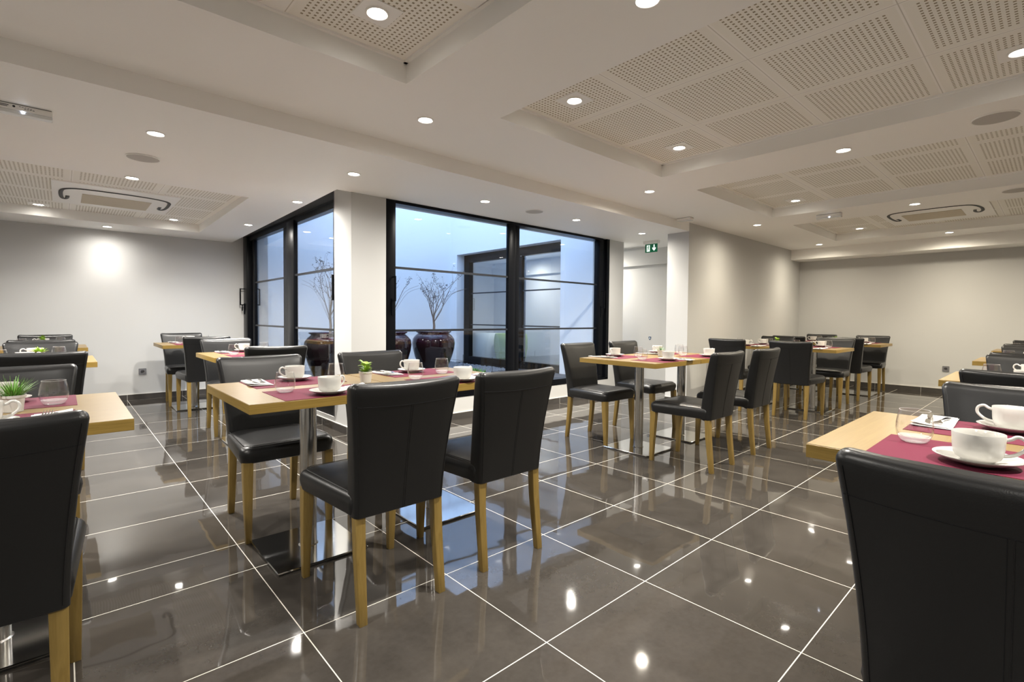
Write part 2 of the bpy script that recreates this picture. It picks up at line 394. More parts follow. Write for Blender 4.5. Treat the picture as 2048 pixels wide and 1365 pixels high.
# annex behind the passage
mb = MB().box(7.1, 7.3, 1.2, 6.3, 0, 2.62, M['wall']).box(7.04, 7.1, 1.2, 6.1, 1.99, 2.25, M['wall']); struct(mb, 'wall_passage')
struct(MB().box(6.185, 7.1, 6.1, 6.3, 0, 2.62, M['wall']), 'wall_annex')

# skirting tiles
def skirt(name, x0, x1, y0, y1):
    m = MB().box(x0, x1, y0, y1, 0, 0.072, M['base']).box(x0, x1, y0, y1, 0.072, 0.077, M['grout'])
    if x1-x0 > y1-y0:
        k = math.ceil(x0/0.6)
        while k*0.6 < x1: m.box(k*.6-.0015, k*.6+.0015, y0-.0004, y1, 0, .072, M['grout']); k += 1
    else:
        k = math.ceil((y0-.3)/0.6)
        while k*.6+.3 < y1: m.box(x0-.0004, x1+.0004, k*.6+.2985, k*.6+.3015, 0, .072, M['grout']); k += 1
    return struct(m, name)
skirt('baseboard_left', -3.2, XW, 5.718, 5.73)
skirt('baseboard_right', 10.068, 10.08, -5.2, 0.895)
skirt('baseboard_back', XR, 10.068, 0.883, 0.895)
skirt('baseboard_return', XR-.012, XR, 0.883, 1.2)
skirt('baseboard_window', XW, 6.185, YW-.012, YW)
skirt('baseboard_side', XW-.012, XW, YW-.012, 5.718)
skirt('baseboard_passage', 7.088, 7.1, 1.2, 6.0)

# ------------------------------------------------------------------ windows
def pull(o_parent, x, y, z0, z1, ax, sgn, lever=True):
    """black D-shaped pull handle standing off the stile along ax"""
    m = MB(); d = 0.055*sgn
    P = lambda a, z: (x+a, y, z) if ax == 'x' else (x, y+a, z)
    m.tube([P(0, z1), P(d, z1), P(d, z1)], 0.007, M['frame'], 6); m.tube([P(0, z0), P(d, z0)], 0.007, M['frame'], 6)
    m.tube([P(d, z0-.007), P(d, z1+.007)], 0.009, M['frame'], 6)
    h = m.build('handle', o_parent)
    if lever:
        l = MB(); w = 0.011
        l.box(x-w, x+w, y-w, y+w, z0-.14, z0+.02, M['frame'])
        l.tube([P(0, z0), P(d*.55, z0), P(d*.55, z0-.09)], 0.008, M['frame'], 6)
        l.build('latch_lever', o_parent)
    return h
# window 2 (front wall of the courtyard, facing the camera)
m = MB(); y0, y1 = YW+.01, YW+.13
m.box(2.31, 2.42, y0, y1, .24, 2.25, M['frame'], bev=.004).box(5.655, 5.84, y0+.02, y1, .24, 2.25, M['frame'], bev=.004)
m.box(5.78, 5.84, y0-.012, y0+.03, .24, 2.25, M['frame'])
m.box(2.42, 5.70, y0, y1, 2.222, 2.25, M['frame']).box(2.42, 5.70, y0, y1, .24, .315, M['frame'])
m.box(2.31, 5.84, y0-.012, y0, .24, .262, M['frame'])
m.box(3.915, 4.02, y0+.01, y0+.06, .3, 2.23, M['frame'], bev=.004).box(4.01, 4.125, y0+.05, y0+.10, .3, 2.23, M['frame'], bev=.004)
w2 = struct(m, 'window_2')
MB().box(2.42, 3.93, y0+.033, y0+.037, .31, 2.225, M['pane']).build('pane', w2)
MB().box(4.12, 5.68, y0+.073, y0+.077, .31, 2.225, M['pane']).build('pane', w2)
for z in (1.598, 0.975):
    MB().box(2.42, 3.92, y0+.022, y0+.048, z-.011, z+.011, M['bar']).build('glazing_bar', w2)
    MB().box(4.12, 5.68, y0+.062, y0+.088, z-.011, z+.011, M['bar']).build('glazing_bar', w2)
MB().box(2.40, 2.435, y0+.09, y0+.15, 1.27, 1.52, M['frame'], bev=.004).build('outer_handle', w2)
pull(w2, 2.385, y0, 1.27, 1.50, 'y', -1); pull(w2, 5.70, y0+.02, 1.27, 1.50, 'y', -1)
# window 1 (side wall of the courtyard)
m = MB(); x0, x1 = XW+.01, XW+.13
m.box(x0, x1, 5.52, 5.715, .12, 2.34, M['frame'], bev=.004).box(x0-.006, x1, 2.41, 2.45, .12, 2.34, M['frame'], bev=.004)
m.box(x0-.006, x1, 2.44, 5.64, 2.25, 2.34, M['frame']).box(x0+.03, x1-.02, 2.44, 5.64, 2.185, 2.26, M['frame']).box(x0, x1, 2.44, 5.64, .12, .26, M['frame'])
m.box(x0+.055, x0+.10, 5.38, 5.64, .2, 2.22, M['frame'], bev=.004)
m.box(x0+.01, x0+.06, 3.62, 3.86, .2, 2.22, M['frame'], bev=.004).box(x0+.05, x0+.10, 3.84, 4.10, .2, 2.22, M['frame'], bev=.004)
w1 = struct(m, 'window_1')
MB().box(x0+.033, x0+.037, 2.44, 3.67, .25, 2.2, M['pane']).build('pane', w1)
MB().box(x0+.076, x0+.080, 3.98, 5.47, .25, 2.2, M['pane']).build('pane', w1)
for z in (1.585, 0.975):
    MB().box(x0+.022, x0+.048, 2.44, 3.67, z-.011, z+.011, M['bar']).build('glazing_bar', w1)
    MB().box(x0+.066, x0+.092, 3.98, 5.47, z-.011, z+.011, M['bar']).build('glazing_bar', w1)
pull(w1, x0, 5.665, 1.27, 1.50, 'x', -1); pull(w1, x0+.10, 5.50, 1.27, 1.50, 'x', 1, False); MB().box(x0-.02, x0, 2.44, 2.455, 1.27, 1.52, M['frame']).build('handle', w1)
# window 3 (opposite wall of the courtyard)
m = MB(); x0, x1 = 6.08, 6.18
m.box(x0, x1, 3.03, 3.11, .20, 2.37, M['frame']).box(x0, x1, 5.67, 5.84, .20, 2.37, M['frame']).box(x0, x1, 3.1, 5.7, 2.22, 2.37, M['frame']).box(x0, x1, 3.1, 5.7, .20, .33, M['frame'])
m.box(x0, x1, 4.12, 4.30, .3, 2.25, M['frame']).box(5.89, 6.08, 3.03, 5.84, .20, .212, M['frame'])
w3 = struct(m, 'window_3')
MB().box(x0+.03, x0+.034, 3.1, 4.13, .32, 2.23, M['pane2']).build('pane', w3)
MB().box(x0+.05, x0+.054, 4.29, 5.68, .32, 2.23, M['pane2']).build('pane', w3)
for z in (1.60, 0.97):
    MB().box(x0+.02, x0+.045, 3.1, 4.13, z-.012, z+.012, M['bar']).build('glazing_bar', w3)
    MB().box(x0+.04, x0+.065, 4.29, 5.68, z-.012, z+.012, M['bar']).build('glazing_bar', w3)
pull(w3, x0, 5.70, 1.27, 1.5, 'x', -1, False)

# ------------------------------------------------------------------ downlights, speakers and other ceiling fittings
def make_downlight():
    r = empty('downlight')
    pr = [(0.052, 0.0), (0.052, -0.004), (0.046, -0.006), (0.041, -0.003), (0.039, 0.001)]
    MB().lathe(pr, M['whiteplastic'], 28, cap0=False, cap1=False).build('bezel', r)
    MB().lathe([(0.039, 0.0), (0.039, -0.002), (0.030, -0.0042), (0.012, -0.005)], M['lamp'], 24).build('lamp_lens', r)
    return r
DL = make_downlight(); used_dl = [False]
def downlight(x, y, z, label, power=LAMP_W, plate_=False, group='recessed ceiling downlights'):
    o = DL if not used_dl[0] else dup(DL, (0, 0, 0)); used_dl[0] = True
    o.location = (x, y, z - (0.0 if not plate_ else 0.004))
    tag(o, label, 'ceiling light', group)
    k, sp = 1.0, 1.0
    if plate_: k, sp = .75, .02
    elif y > 4.9: k, sp = .30, .5
    elif x > 5 and 1.4 < y < 1.45: k, sp = .55, .4
    elif y > .3 and y < .36: k, sp = .48, .5
    elif x > 9: k, sp = .8, .6
    elif 1.7 < x < 1.8 and y < 1.5: k, sp = .42, .4
    spot_light(x, y, z-0.02, power*k, sp)
    if plate_:
        MB().box(-.085, .085, -.085, .085, 0.0, 0.004, M['whiteplastic']).build('mounting_plate', o)
DOWN = [
 (1.71, .385, ZH, 'round downlight in the strip between the first and second recessed ceiling bays, window end'),
 (1.70, -1.23, ZH, 'round downlight cut by the top edge of the photo, right of the centre'),
 (4.26, .38, ZH, 'round downlight just beyond the near corner of the large recessed ceiling bay'),
 (4.24, -1.25, ZH, 'round downlight between the large bay and the next, below the big round speaker'),
 (6.76, .35, ZH, 'round downlight near the ceiling, above the tables by the cream back wall'),
 (6.72, -1.28, ZH, 'round downlight directly above the right air conditioner'),
 (9.19, .33, ZH, 'round downlight in the far right ceiling corner beside the beam'),
 (9.18, -1.28, ZH, 'round downlight washing the ceiling beam right of the far corner'),
 (.44, 1.50, None, 'large round downlight on the lower ceiling right of the left emergency light'),
 (.43, 2.80, None, 'round downlight just below the left round ceiling speaker'),
 (1.72, 2.72, None, 'round downlight above the right pane of the left window'),
 (1.66, 4.22, None, 'round downlight above the left end of the left window'),
 (1.73, 1.47, None, 'round downlight in front of the white pier between the windows'),
 (3.07, 1.46, None, 'round downlight above the left pane of the wide window'),
 (4.40, 1.43, None, 'round downlight above the right pane of the wide window, past the speaker'),
 (5.71, 1.41, None, 'round downlight beside the green exit sign'),
 (.41, 5.43, None, 'round downlight washing the left wall'),
]
for x, y, z, lab in DOWN: downlight(x, y, zl(y) if z is None else z, lab)
PANEL = [(1.05, -.26, ZP, 'bright downlight in the perforated tile at the top centre of the photo'),
 (2.37, -.28, ZP, 'downlight in the left corner tile of the large perforated bay'),
 (3.62, -.29, ZP, 'downlight in the near corner tile of the large perforated bay'),
 (3.57, -2.18, ZP, 'downlight in the perforated bay at the right edge of the photo'),
 (6.16, -.30, ZP, 'downlight in the corner tile of the middle perforated bay'),
 (8.67, -.34, ZP, 'downlight in the corner tile of the bay with the right air conditioner'),
 (-.18, 5.02, 2.285, 'left downlight in the bay with the left air conditioner'),
 (1.02, 4.98, 2.285, 'right downlight in the bay with the left air conditioner')]
for x, y, z, lab in PANEL: downlight(x, y, z, lab, plate_=True)
# the room goes on behind and beside the camera with the same lights
for i, (x, y) in enumerate([(-1.0, -.9), (1.70, -2.9), (4.24, -2.9), (6.7, -2.9), (9.18, -2.9), (-1.0, -2.9), (-1.0, 1.5), (-1.0, 3.0), (-2.2, 5.4), (6.6, 2.9), (6.6, 4.6)]):
    if x > 6.5 and y > 2: z = 2.30; lab = ('added downlight at the passage end of the room behind the courtyard' if y < 4 else 'added downlight to show the tub chairs in the room behind the courtyard')  # annex pair is added so the tub chairs behind the glass show
    elif y > 0: z = zl(y); lab = {1.5: 'nearest', 3.0: 'middle', 5.4: 'farthest'}[y]+' downlight on the lower ceiling beyond the left edge'
    else: z = ZH; lab = {(-1.0, -.9): 'downlight left of the camera', (1.70, -2.9): 'downlight right behind the camera', (4.24, -2.9): 'second downlight right of the camera', (6.7, -2.9): 'third downlight right of the camera', (9.18, -2.9): 'last downlight right of the camera by the far wall', (-1.0, -2.9): 'downlight behind the camera to the left'}[(x, y)]
    downlight(x, y, z, lab, power=LAMP_W*(.5 if x > 6.5 and y > 2 else 1), group='downlights outside the view')

def speaker(x, y, z, label, r=0.105):
    o = empty('ceiling_speaker', (x, y, z)); tag(o, label, 'speaker')
    MB().lathe([(r, 0), (r, -.004), (r-.006, -.006), (r-.008, -.003)], M['whiteplastic'], 40, cap1=False).build('rim', o)
    MB().lathe([(r-.007, -.002), (r-.01, -.005), (r*.5, -.007), (.01, -.0075)], M['grille'], 40).build('grille', o)
speaker(.44, 2.15, zl(2.15), 'round grey speaker on the lower ceiling at the left')
speaker(3.74, 1.45, 2.25, 'small round grey speaker above the wide courtyard window', .10)
speaker(4.23, -2.05, ZH, 'large oval-looking grey speaker at the right edge below the big bay', .115)
speaker(6.68, -2.05, ZH, 'grey speaker cut by the right edge above the right air conditioner', .115)

def emergency(x, y, z, rz, label, L=.30, marks=False):
    o = empty('emergency_light', (x, y, z), rz); tag(o, label, 'emergency light')
    MB().box(-L/2, L/2, -.03, .03, -.034, -.004, M['whiteplastic'], bev=.004).box(-L/2+.004, L/2-.004, -.027, .027, -.004, 0, M['greyplastic']).build('housing', o)
    MB().box(-L/2+.002, L/2-.002, -.026, .026, -.052, -.034, M['clear'], bev=.004).build('diffuser', o)
    MB().lathe([(.005, -.001), (.005, .001)], M['led'], 10, T=Matrix.Translation((L/2-.12, -.0275, -.040)) @ Matrix.Rotation(PI/2, 4, 'X')).build('led', o)
    if marks:
        mk = MB()
        def dash(xa, xb, z, h=.0022): mk.box(xa, xb, -.0306, -.0298, z-h/2, z+h/2, M['ink'])
        dash(-.145, L/2-.175, -.0145, .0035); dash(-.145, L/2-.18, -.0215, .0035); dash(L/2-.185, L/2-.182, -.0145)
        for i in range(5): dash(L/2-.135+i*.011, L/2-.128+i*.011, -.0125-.0004*i)
        for i in range(4): dash(L/2-.115+i*.011, L/2-.107+i*.011, -.0205, .003)
        mk.lathe([(.0058, -.0006), (.0058, .0006)], M['ink'], 16, T=Matrix.Translation((L/2-.155, -.030, -.016)) @ Matrix.Rotation(PI/2, 4, 'X'))
        mk.build('printed_marks', o)
    return o
emergency(-.185, 1.52, 2.25, 0, 'white emergency light with printed marks and a lit led on the left ceiling', marks=True)
emergency(6.66, -.50, ZH, -PI/2, 'white emergency light with a small blue-white led before the far ceiling bay', .26)
o = empty('ceiling_box', (5.70, .79, ZH), 0); tag(o, 'small flat white box on the ceiling above the corner of the cream wall', 'ceiling box')
MB().box(-.05, .05, -.09, .09, -.028, -.004, M['whiteplastic'], bev=.004).box(-.046, .046, -.086, .086, -.004, 0, M['greyplastic']).build('housing', o); MB().box(-.045, .045, -.085, .085, -.036, -.028, M['clear'], bev=.003).build('diffuser', o)

# exit sign in front of the passage
ex = empty('exit_sign', (6.36, 1.675, 2.25)); tag(ex, 'green emergency exit sign with running figure and down arrow', 'sign')
MB().box(-.025, .025, -.125, .125, -.045, 0, M['whiteplastic'], bev=.004).build('housing', ex)
MB().box(-.003, .003, -.10, .10, -.165, -.045, M['signgreen']).build('sign_plate', ex)
def sgn(poly, mat, name, parent, dx=-.0034):
    m_ = MB(); v = [(dx, a, b) for a, b in poly]+[(dx-.0008, a, b) for a, b in poly]; n = len(poly)
    fs = [tuple(range(n)), tuple(range(n, 2*n))[::-1]]+[(i, (i+1) % n, n+(i+1) % n, n+i) for i in range(n)]
    m_.add(v, fs, mat); return m_
mk = MB()
def addsgn(poly, mat, dx=-.0034):
    n = len(poly); v = [(dx, a, b) for a, b in poly]+[(dx-.0008, a, b) for a, b in poly]
    mk.add(v, [tuple(range(n)), tuple(range(n, 2*n))[::-1]]+[(i, (i+1) % n, n+(i+1) % n, n+i) for i in range(n)], mat)
# +y is left in the picture
def Q(pts, cy, cz=-.105, k=1.0): return [(cy-a*k, cz+b*k) for a, b in pts]
addsgn(Q([(-.026, -.046), (.026, -.046), (.026, .046), (-.026, .046)], .048), M['signwhite'])
addsgn(Q([(-.009, .048), (.009, .048), (.009, -.004), (.028, .012), (.028, -.012), (0, -.042), (-.028, -.012), (-.028, .012), (-.009, -.004)], -.047), M['signwhite'])
R_ = dict(mat=M['signgreen'], dx=-.0044)
addsgn(Q([(.004+.008*math.cos(a), .034+.008*math.sin(a)) for a in [k*PI/5 for k in range(10)]], .048), **R_)
addsgn(Q([(-.006, .026), (.008, .022), (.004, -.004), (-.008, -.002)], .048), **R_)
addsgn(Q([(.006, .022), (.018, .010), (.020, .014), (.008, .026)], .048), **R_)
addsgn(Q([(-.006, .024), (-.020, .014), (-.018, .010), (-.004, .018)], .048), **R_)
addsgn(Q([(.0, -.002), (.016, -.014), (.014, -.034), (.010, -.034), (.010, -.018), (-.004, -.006)], .048), **R_)
addsgn(Q([(-.008, .0), (-.010, -.018), (-.022, -.030), (-.018, -.034), (-.004, -.020), (-.001, -.004)], .048), **R_)
mk.build('pictogram', ex)

# air conditioning cassettes
def ac_unit(name_label, T, slot, plate_pts, grille_pts, z):
    o = empty('air_conditioner', (0, 0, 0)); tag(o, name_label, 'air conditioner')
    MB().prism(plate_pts, z-.012, z, M['whiteplastic']).build('fascia', o)
    MB().prism(grille_pts, z-.016, z-.012, M['acgrille']).build('intake_grille', o)
    MB().tube([(a, b, z-.014) for a, b in slot], .016, M['acslot'], 8, flat=.3).build('air_slot', o)
def catmull(pts, n=6):
    out = []
    P = [pts[0]]+list(pts)+[pts[-1]]
    for i in range(1, len(P)-2):
        for k in range(n):
            t = k/n; a, b, c, d = P[i-1], P[i], P[i+1], P[i+2]
            out.append(tuple(.5*((2*b[j])+(-a[j]+c[j])*t+(2*a[j]-5*b[j]+4*c[j]-d[j])*t*t+(-a[j]+3*b[j]-3*c[j]+d[j])*t**3) for j in range(len(b))))
    out.append(tuple(pts[-1])); return out
AC = [
 ('white ceiling air conditioner with curved dark slot above the left wall', None,
  catmull([(.045, 4.22), (.040, 4.36), (.015, 4.40), (-.002, 4.26), (.0, 3.97), (.045, 3.84), (.15, 3.78), (.343, 3.762), (.52, 3.762), (.70, 3.79), (.82, 3.88), (.845, 4.10), (.84, 4.30), (.815, 4.38), (.79, 4.33), (.79, 4.22)], 4),
  [(-.067, 3.56), (.885, 3.56), (.885, 4.66), (-.067, 4.66)], [(.15, 4.02), (.695, 4.02), (.695, 4.53), (.15, 4.53)], 2.285),
 ('white ceiling air conditioner with curved dark slot in the far right bay', None,
  catmull([(8.20, -.87), (8.32, -.88), (8.34, -.84), (8.15, -.82), (7.88, -.83), (7.74, -.90), (7.70, -1.04), (7.69, -1.25), (7.70, -1.45), (7.76, -1.62), (7.98, -1.69), (8.22, -1.69), (8.32, -1.65), (8.25, -1.62), (8.12, -1.63)], 4),
  [(7.58, -1.78), (8.72, -1.78), (8.72, -.75), (7.58, -.75)], [(7.96, -1.52), (8.455, -1.52), (8.455, -.95), (7.96, -.95)], ZP)]
for a in AC: ac_unit(*a)

o = empty('air_conditioner', (0, 0, 0)); tag(o, 'corner of a white ceiling unit cut by the top edge beside the bright downlight', 'air conditioner')
MB().box(.33, 1.345, -1.60, -.594, ZP-.002, ZP, M['acslot']).box(.337, 1.337, -1.592, -.602, ZP-.022, ZP-.002, M['whiteplastic'], bev=.004).build('fascia', o)
struct(MB().box(.122, .738, -.582, .030, ZP-.004, ZP, M['ceil']), 'ceiling_panels')
o = empty('smoke_detector', (.60, -.065, ZP-.004)); tag(o, 'round white detector on the plain tile at the top edge', 'smoke detector')
MB().lathe([(.058, 0), (.058, -.010), (.052, -.018), (.03, -.024), (.004, -.025)], M['whiteplastic'], 32).build('cover', o)
MB().lathe([(.040, -.0195), (.040, -.0225), (.037, -.0225), (.037, -.0195)], M['acgrille'], 32).build('vent_ring', o)

# sockets
def socket(loc, rz, label):
    o = empty('wall_socket', loc, rz); tag(o, label, 'socket')
    r = rpoly([(-.041, -.041), (.041, -.041), (.041, .041), (-.041, .041)], .006, 3)
    T = Matrix.Rotation(PI/2, 4, 'X')
    MB().prism(r, 0, .009, M['greyplastic'], T=T).build('cover_plate', o)
    MB().lathe([(.021, .009), (.021, .0105), (.019, .0095), (.0185, .0092)], M['steel'], 24, T=T, cap0=False, cap1=False).lathe([(.0187, .0093), (.0187, .0096)], M['socketdark'], 24, T=T).build('outlet_well', o)
    MB().lathe([(.0025, .009), (.0025, .018)], M['steel'], 10, T=T @ Matrix.Translation((0, .011, 0))).build('earth_pin', o)
socket((.763, 5.73, .365), 0, 'grey wall socket low on the left wall')
socket((10.08, -1.19, .385), -PI/2, 'grey wall socket low on the right cream wall')
o = empty('wall_emblem', (7.10, 2.14, .80)); tag(o, 'small dark blue shield emblem on the passage wall', 'emblem')
k = .5; sh = [(-.045*k*1.0, .05*k), (0, .056*k), (.045*k, .05*k), (.044*k, 0), (.03*k, -.035*k), (0, -.062*k), (-.03*k, -.035*k), (-.044*k, 0)]
def yz(mbb, poly, x0, x1, mat):
    n = len(poly); v = [(x0, -a, b) for a, b in poly]+[(x1, -a, b) for a, b in poly]
    mbb.add(v, [tuple(range(n)), tuple(range(n, 2*n))[::-1]]+[(i, (i+1) % n, n+(i+1) % n, n+i) for i in range(n)], mat); return mbb
yz(MB(), sh, 0, -.004, M['shield']).build('plate', o)
yz(MB(), [(.012*math.cos(t), .002+.014*math.sin(t)) for t in [j*PI/6 for j in range(12)]], -.004, -.005, M['shieldw']).build('crest', o)

# ------------------------------------------------------------------ chairs
def make_chair():
    r = empty('dining_chair')
    seat = MB(); rings = []
    for z, ins in ((.386, .012), (.390, .003), (.405, 0), (.430, -.005), (.450, -.002), (.462, .006), (.470, .020), (.476, .045), (.481, .09), (.484, .14)):
        pts = [(-.192+ins*.8, -.205+ins), (.192-ins*.8, -.205+ins), (.230-ins, .243-ins), (-.230+ins, .243-ins)]
        rings.append([(a, b, z) for a, b in rpoly(pts, [.02, .02, .045, .045], 5)])
    seat.loft(rings, M['leather'])
    # stitched edge of the seat panel
    ed = rpoly([(-.186, -.19), (.186, -.19), (.212, .227), (-.212, .227)], [.02, .02, .045, .045], 5)
    seat.tube([(a, b, .4715) for a, b in ed+[ed[0]]], .0018, M['leather'], 5)
    seat.build('seat', r, ang=50)
    b = MB()
    H0, H1 = .374, .880
    def wid(t): return .375 + .090*t**1.7
    def rear(x, t):
        w = wid(t); return -.232 - .066*t**1.35 - .016*(1-(2*x/w)**2)*t
    def thick(t): return .084 - .028*t*t
    rings = []; tt = [0, .02, .06, .15, .3, .45, .6, .72, .82, .90]
    def ring(t, z, sh=0.0, thk=None):
        w = wid(t)-2*sh; th = thk if thk is not None else thick(t); th = max(th, .004)
        pts = rpoly([(-w/2, 0), (w/2, 0), (w/2, th), (-w/2, th)], min(.018, th*.45), 4)
        full = []
        # subdivide the long sides so that the curve across the back is smooth
        n = len(pts)
        for i in range(n):
            a, c = pts[i], pts[(i+1) % n]; full.append(a)
            if abs(a[0]-c[0]) > .1:
                for k in range(1, 8): full.append((a[0]+(c[0]-a[0])*k/8, a[1]+(c[1]-a[1])*k/8))
        cen = (thick(t)-th)/2
        return [(x, rear(x, t)+y+cen, z - .010*(1-(2*x/wid(t))**2)*t) for x, y in full]
    rings.append(ring(0, H0, .008, .045))
    for t in tt[1:]: rings.append(ring(t, H0+(H1-H0)*t))
    R = .030
    for k in range(1, 8):
        a = k/7*PI/2; z = H1-R+R*math.sin(a); t = (z-H0)/(H1-H0)
        rings.append(ring(t, z, R*(1-math.cos(a))*.9, thick(t)*(.22+.78*math.cos(a))+.001))
    b.loft(rings, M['leather'])
    ts = .835; w = wid(ts)
    def S_(x, t): return (x, rear(x, t)-.0002, H0+(H1-H0)*t - .010*(1-(2*x/wid(t))**2)*t)
    b.tube([S_(-w/2+.008+(w-.016)*k/12, ts) for k in range(13)], .0008, M['stitch'], 5)
    b.tube([S_(.0, .02+.815*k/10) for k in range(11)], .0007, M['stitch'], 5)
    b.tube([S_(.008, .02+.815*k/10) for k in range(11)], .0009, M['leather'], 5)
    for s in (-1, 1):
        b.tube([S_(s*(wid(t)/2-.014), t) for t in [.04+.90*k/10 for k in range(11)]], .0011, M['leather'], 5)
    b.build('backrest', r, ang=50)
    def leg(cs, mat=M['leg']):
        rg = []
        for cx, cy, z, hw in cs:
            rg.append([(cx+a, cy+c, z) for a, c in rpoly([(-hw, -hw), (hw, -hw), (hw, hw), (-hw, hw)], .0022, 2)])
        return MB().loft(rg, mat)
    for s in (-1, 1):
        leg([(s*.199, .232, 0, .0125), (s*.199, .232, .003, .0137), (s*.199, .228, .15, .0172), (s*.198, .221, .30, .0210), (s*.197, .217, .392, .0225)]).build('leg', r)
        leg([(s*.168, -.240, 0, .0140), (s*.168, -.2395, .003, .0152), (s*.167, -.226, .12, .0165), (s*.166, -.212, .25, .0180), (s*.165, -.205, .386, .0190)]).build('leg', r)
    return r
CH = make_chair(); used_ch = [False]
def chair(x, y, rz, label, group='black leather dining chairs'):
    o = CH if not used_ch[0] else dup(CH, (0, 0, 0)); used_ch[0] = True
    o.location = (x, y, 0); o.rotation_euler = (0, 0, rz); tag(o, label, 'chair', group)

# ------------------------------------------------------------------ tables
TT = 0.773
def make_table(lx, ly):
    r = empty('dining_table')
    t = MB(); x, y = lx/2, ly/2
    t.box(-x+.001, x-.001, -y+.001, y-.001, TT-.0015, TT, M['oak']).box(-x, x, -y, y, TT-.038, TT-.0015, M['oakedge'], bev=.0012)
    t.build('tabletop', r)
    MB().lathe([(.0385, .012), (.0385, TT-.046)], M['steel'], 40).build('post', r)
    MB().box(-.20, .20, -.21, .21, .0, .004, M['darksteel']).box(-.205, .205, -.215, .215, .004, .013, M['plate'], bev=.005).lathe([(.045, .013), (.0395, .017)], M['steel'], 32).build('base_plate', r)
    MB().box(-.17, .17, -.17, .17, TT-.046, TT-.038, M['darksteel']).build('mounting_plate', r)
    return r
def table(proto, x, y, label, group='oak topped pedestal tables'):
    o = dup(proto, (x, y, 0)) if proto['used'] else proto
    proto['used'] = 1
    o.location = (x, y, 0); tag(o, label, 'table', group)
    if 'used' in o.keys() and o is not proto: del o['used']
    return o
TA = make_table(.70, .74); TA['used'] = 0
TB = make_table(.74, .70); TB['used'] = 0

# ------------------------------------------------------------------ tableware
def make_cup():
    m = MB()
    m.lathe([(.0280, 0), (.030, .001), (.033, .004), (.0405, .009), (.0448, .018), (.0466, .032), (.0475, .048), (.0485, .0660), (.0480, .0672), (.0470, .0660), (.0460, .048), (.0446, .032), (.0418, .019), (.037, .011), (.02, .007), (.004, .0065)], M['china'], 40)
    o = m.build('cup_body', None, ang=60)
    h = MB()
    p = [(.045, 0, .054), (.056, 0, .0580), (.064, 0, .0640), (.071, 0, .0640), (.079, 0, .0590), (.0825, 0, .0500), (.081, 0, .0400), (.073, 0, .0300), (.060, 0, .0210), (.042, 0, .0165)]
    h.tube(catmull(p, 4), .0042, M['china'], 8)
    r = empty('coffee_cup'); o.name = 'cup_body'; o.parent = r
    h.build('cup_handle', r, ang=60)
    return r
def make_saucer():
    m = MB()
    m.lathe([(.030, 0), (.036, .0005), (.040, .003), (.060, .008), (.078, .0165), (.0825, .0195), (.0825, .0205), (.077, .0192), (.060, .0115), (.040, .0068), (.032, .0062), (.030, .0075), (.005, .0075)], M['china'], 48)
    return m.build('saucer', ang=60)
def make_glass():
    m = MB()
    m.lathe([(.022, 0), (.028, .0015), (.035, .010), (.0405, .024), (.0425, .038), (.0415, .055), (.0385, .072), (.0355, .086), (.0350, .0885), (.0340, .0885), (.0345, .086), (.0372, .072), (.0400, .055), (.0410, .038), (.0385, .026), (.031, .016), (.018, .012), (.003, .0105)], M['tumbler'], 40)
    m.lathe([(.021, .0008), (.027, .002), (.034, .0100), (.0375, .0170), (.0365, .0180), (.030, .0150), (.018, .0112), (.003, .0098)], M['sparkleglass'], 32)
    m.tube([(.0345*math.cos(2*PI*k/36), .0345*math.sin(2*PI*k/36), .0888) for k in range(37)], .0009, M['sparkleglass'], 6)
    return m.build('water_glass', ang=60)
def make_mat():
    return MB().box(-.215, .215, -.155, .155, 0, .0014, M['mat']).build('placemat')
def make_napkin():
    m = MB()
    def sheet(x0, x1, y0, y1, z, curl, sk):
        vs = []; n = 8; mm = 4
        for i in range(n+1):
            for j in range(mm+1):
                u, v = i/n, j/mm
                vs.append((x0+(x1-x0)*v+sk*u, y0+(y1-y0)*u, z+curl*(u**4)*v**2+.0008*math.sin(7*u+3*v)))
        k = len(vs); vs += [(a, b, c+.0016) for a, b, c in vs]; fs = []
        for i in range(n):
            for j in range(mm):
                a = i*(mm+1)+j; q = (a, a+1, a+mm+2, a+mm+1); fs.append(q[::-1]); fs.append(tuple(e+k for e in q))
        for i in range(n):
            for j in (0, mm):
                a = i*(mm+1)+j; fs.append((a, a+mm+1, a+mm+1+k, a+k))
        for j in range(mm):
            for i in (0, n):
                a = i*(mm+1)+j; fs.append((a, a+1, a+1+k, a+k))
        m.add(vs, fs, M['napkin'])
    sheet(-.050, .050, -.125, .125, .0015, .004, 0); sheet(-.047, .048, -.120, .118, .0045, .010, .004)
    return m.build('paper_napkin')
def make_fork():
    m = MB(); z = .003
    def strip(pts):   # (y, halfwidth, z)
        rg = [[(-w, y, zz), (w, y, zz), (w, y, zz+.0022), (-w, y, zz+.0022)] for y, w, zz in pts]; m.loft(rg, M['cutl'])
    strip([(-.095, .004, z), (-.088, .0085, z), (-.06, .0075, z+.001), (-.02, .004, z+.003), (.02, .003, z+.005), (.035, .004, z+.004), (.045, .011, z+.002), (.058, .0125, z+.001), (.060, .0125, z+.001)])
    for i in range(4):
        x = -.0108+i*.0072
        m.loft([[(x-w, y, zz), (x+w, y, zz), (x+w, y, zz+.002), (x-w, y, zz+.002)] for y, w, zz in ((.059, .0017, z+.001), (.080, .0015, z+.003), (.100, .0007, z+.008))], M['cutl'])
    return m.build('fork')
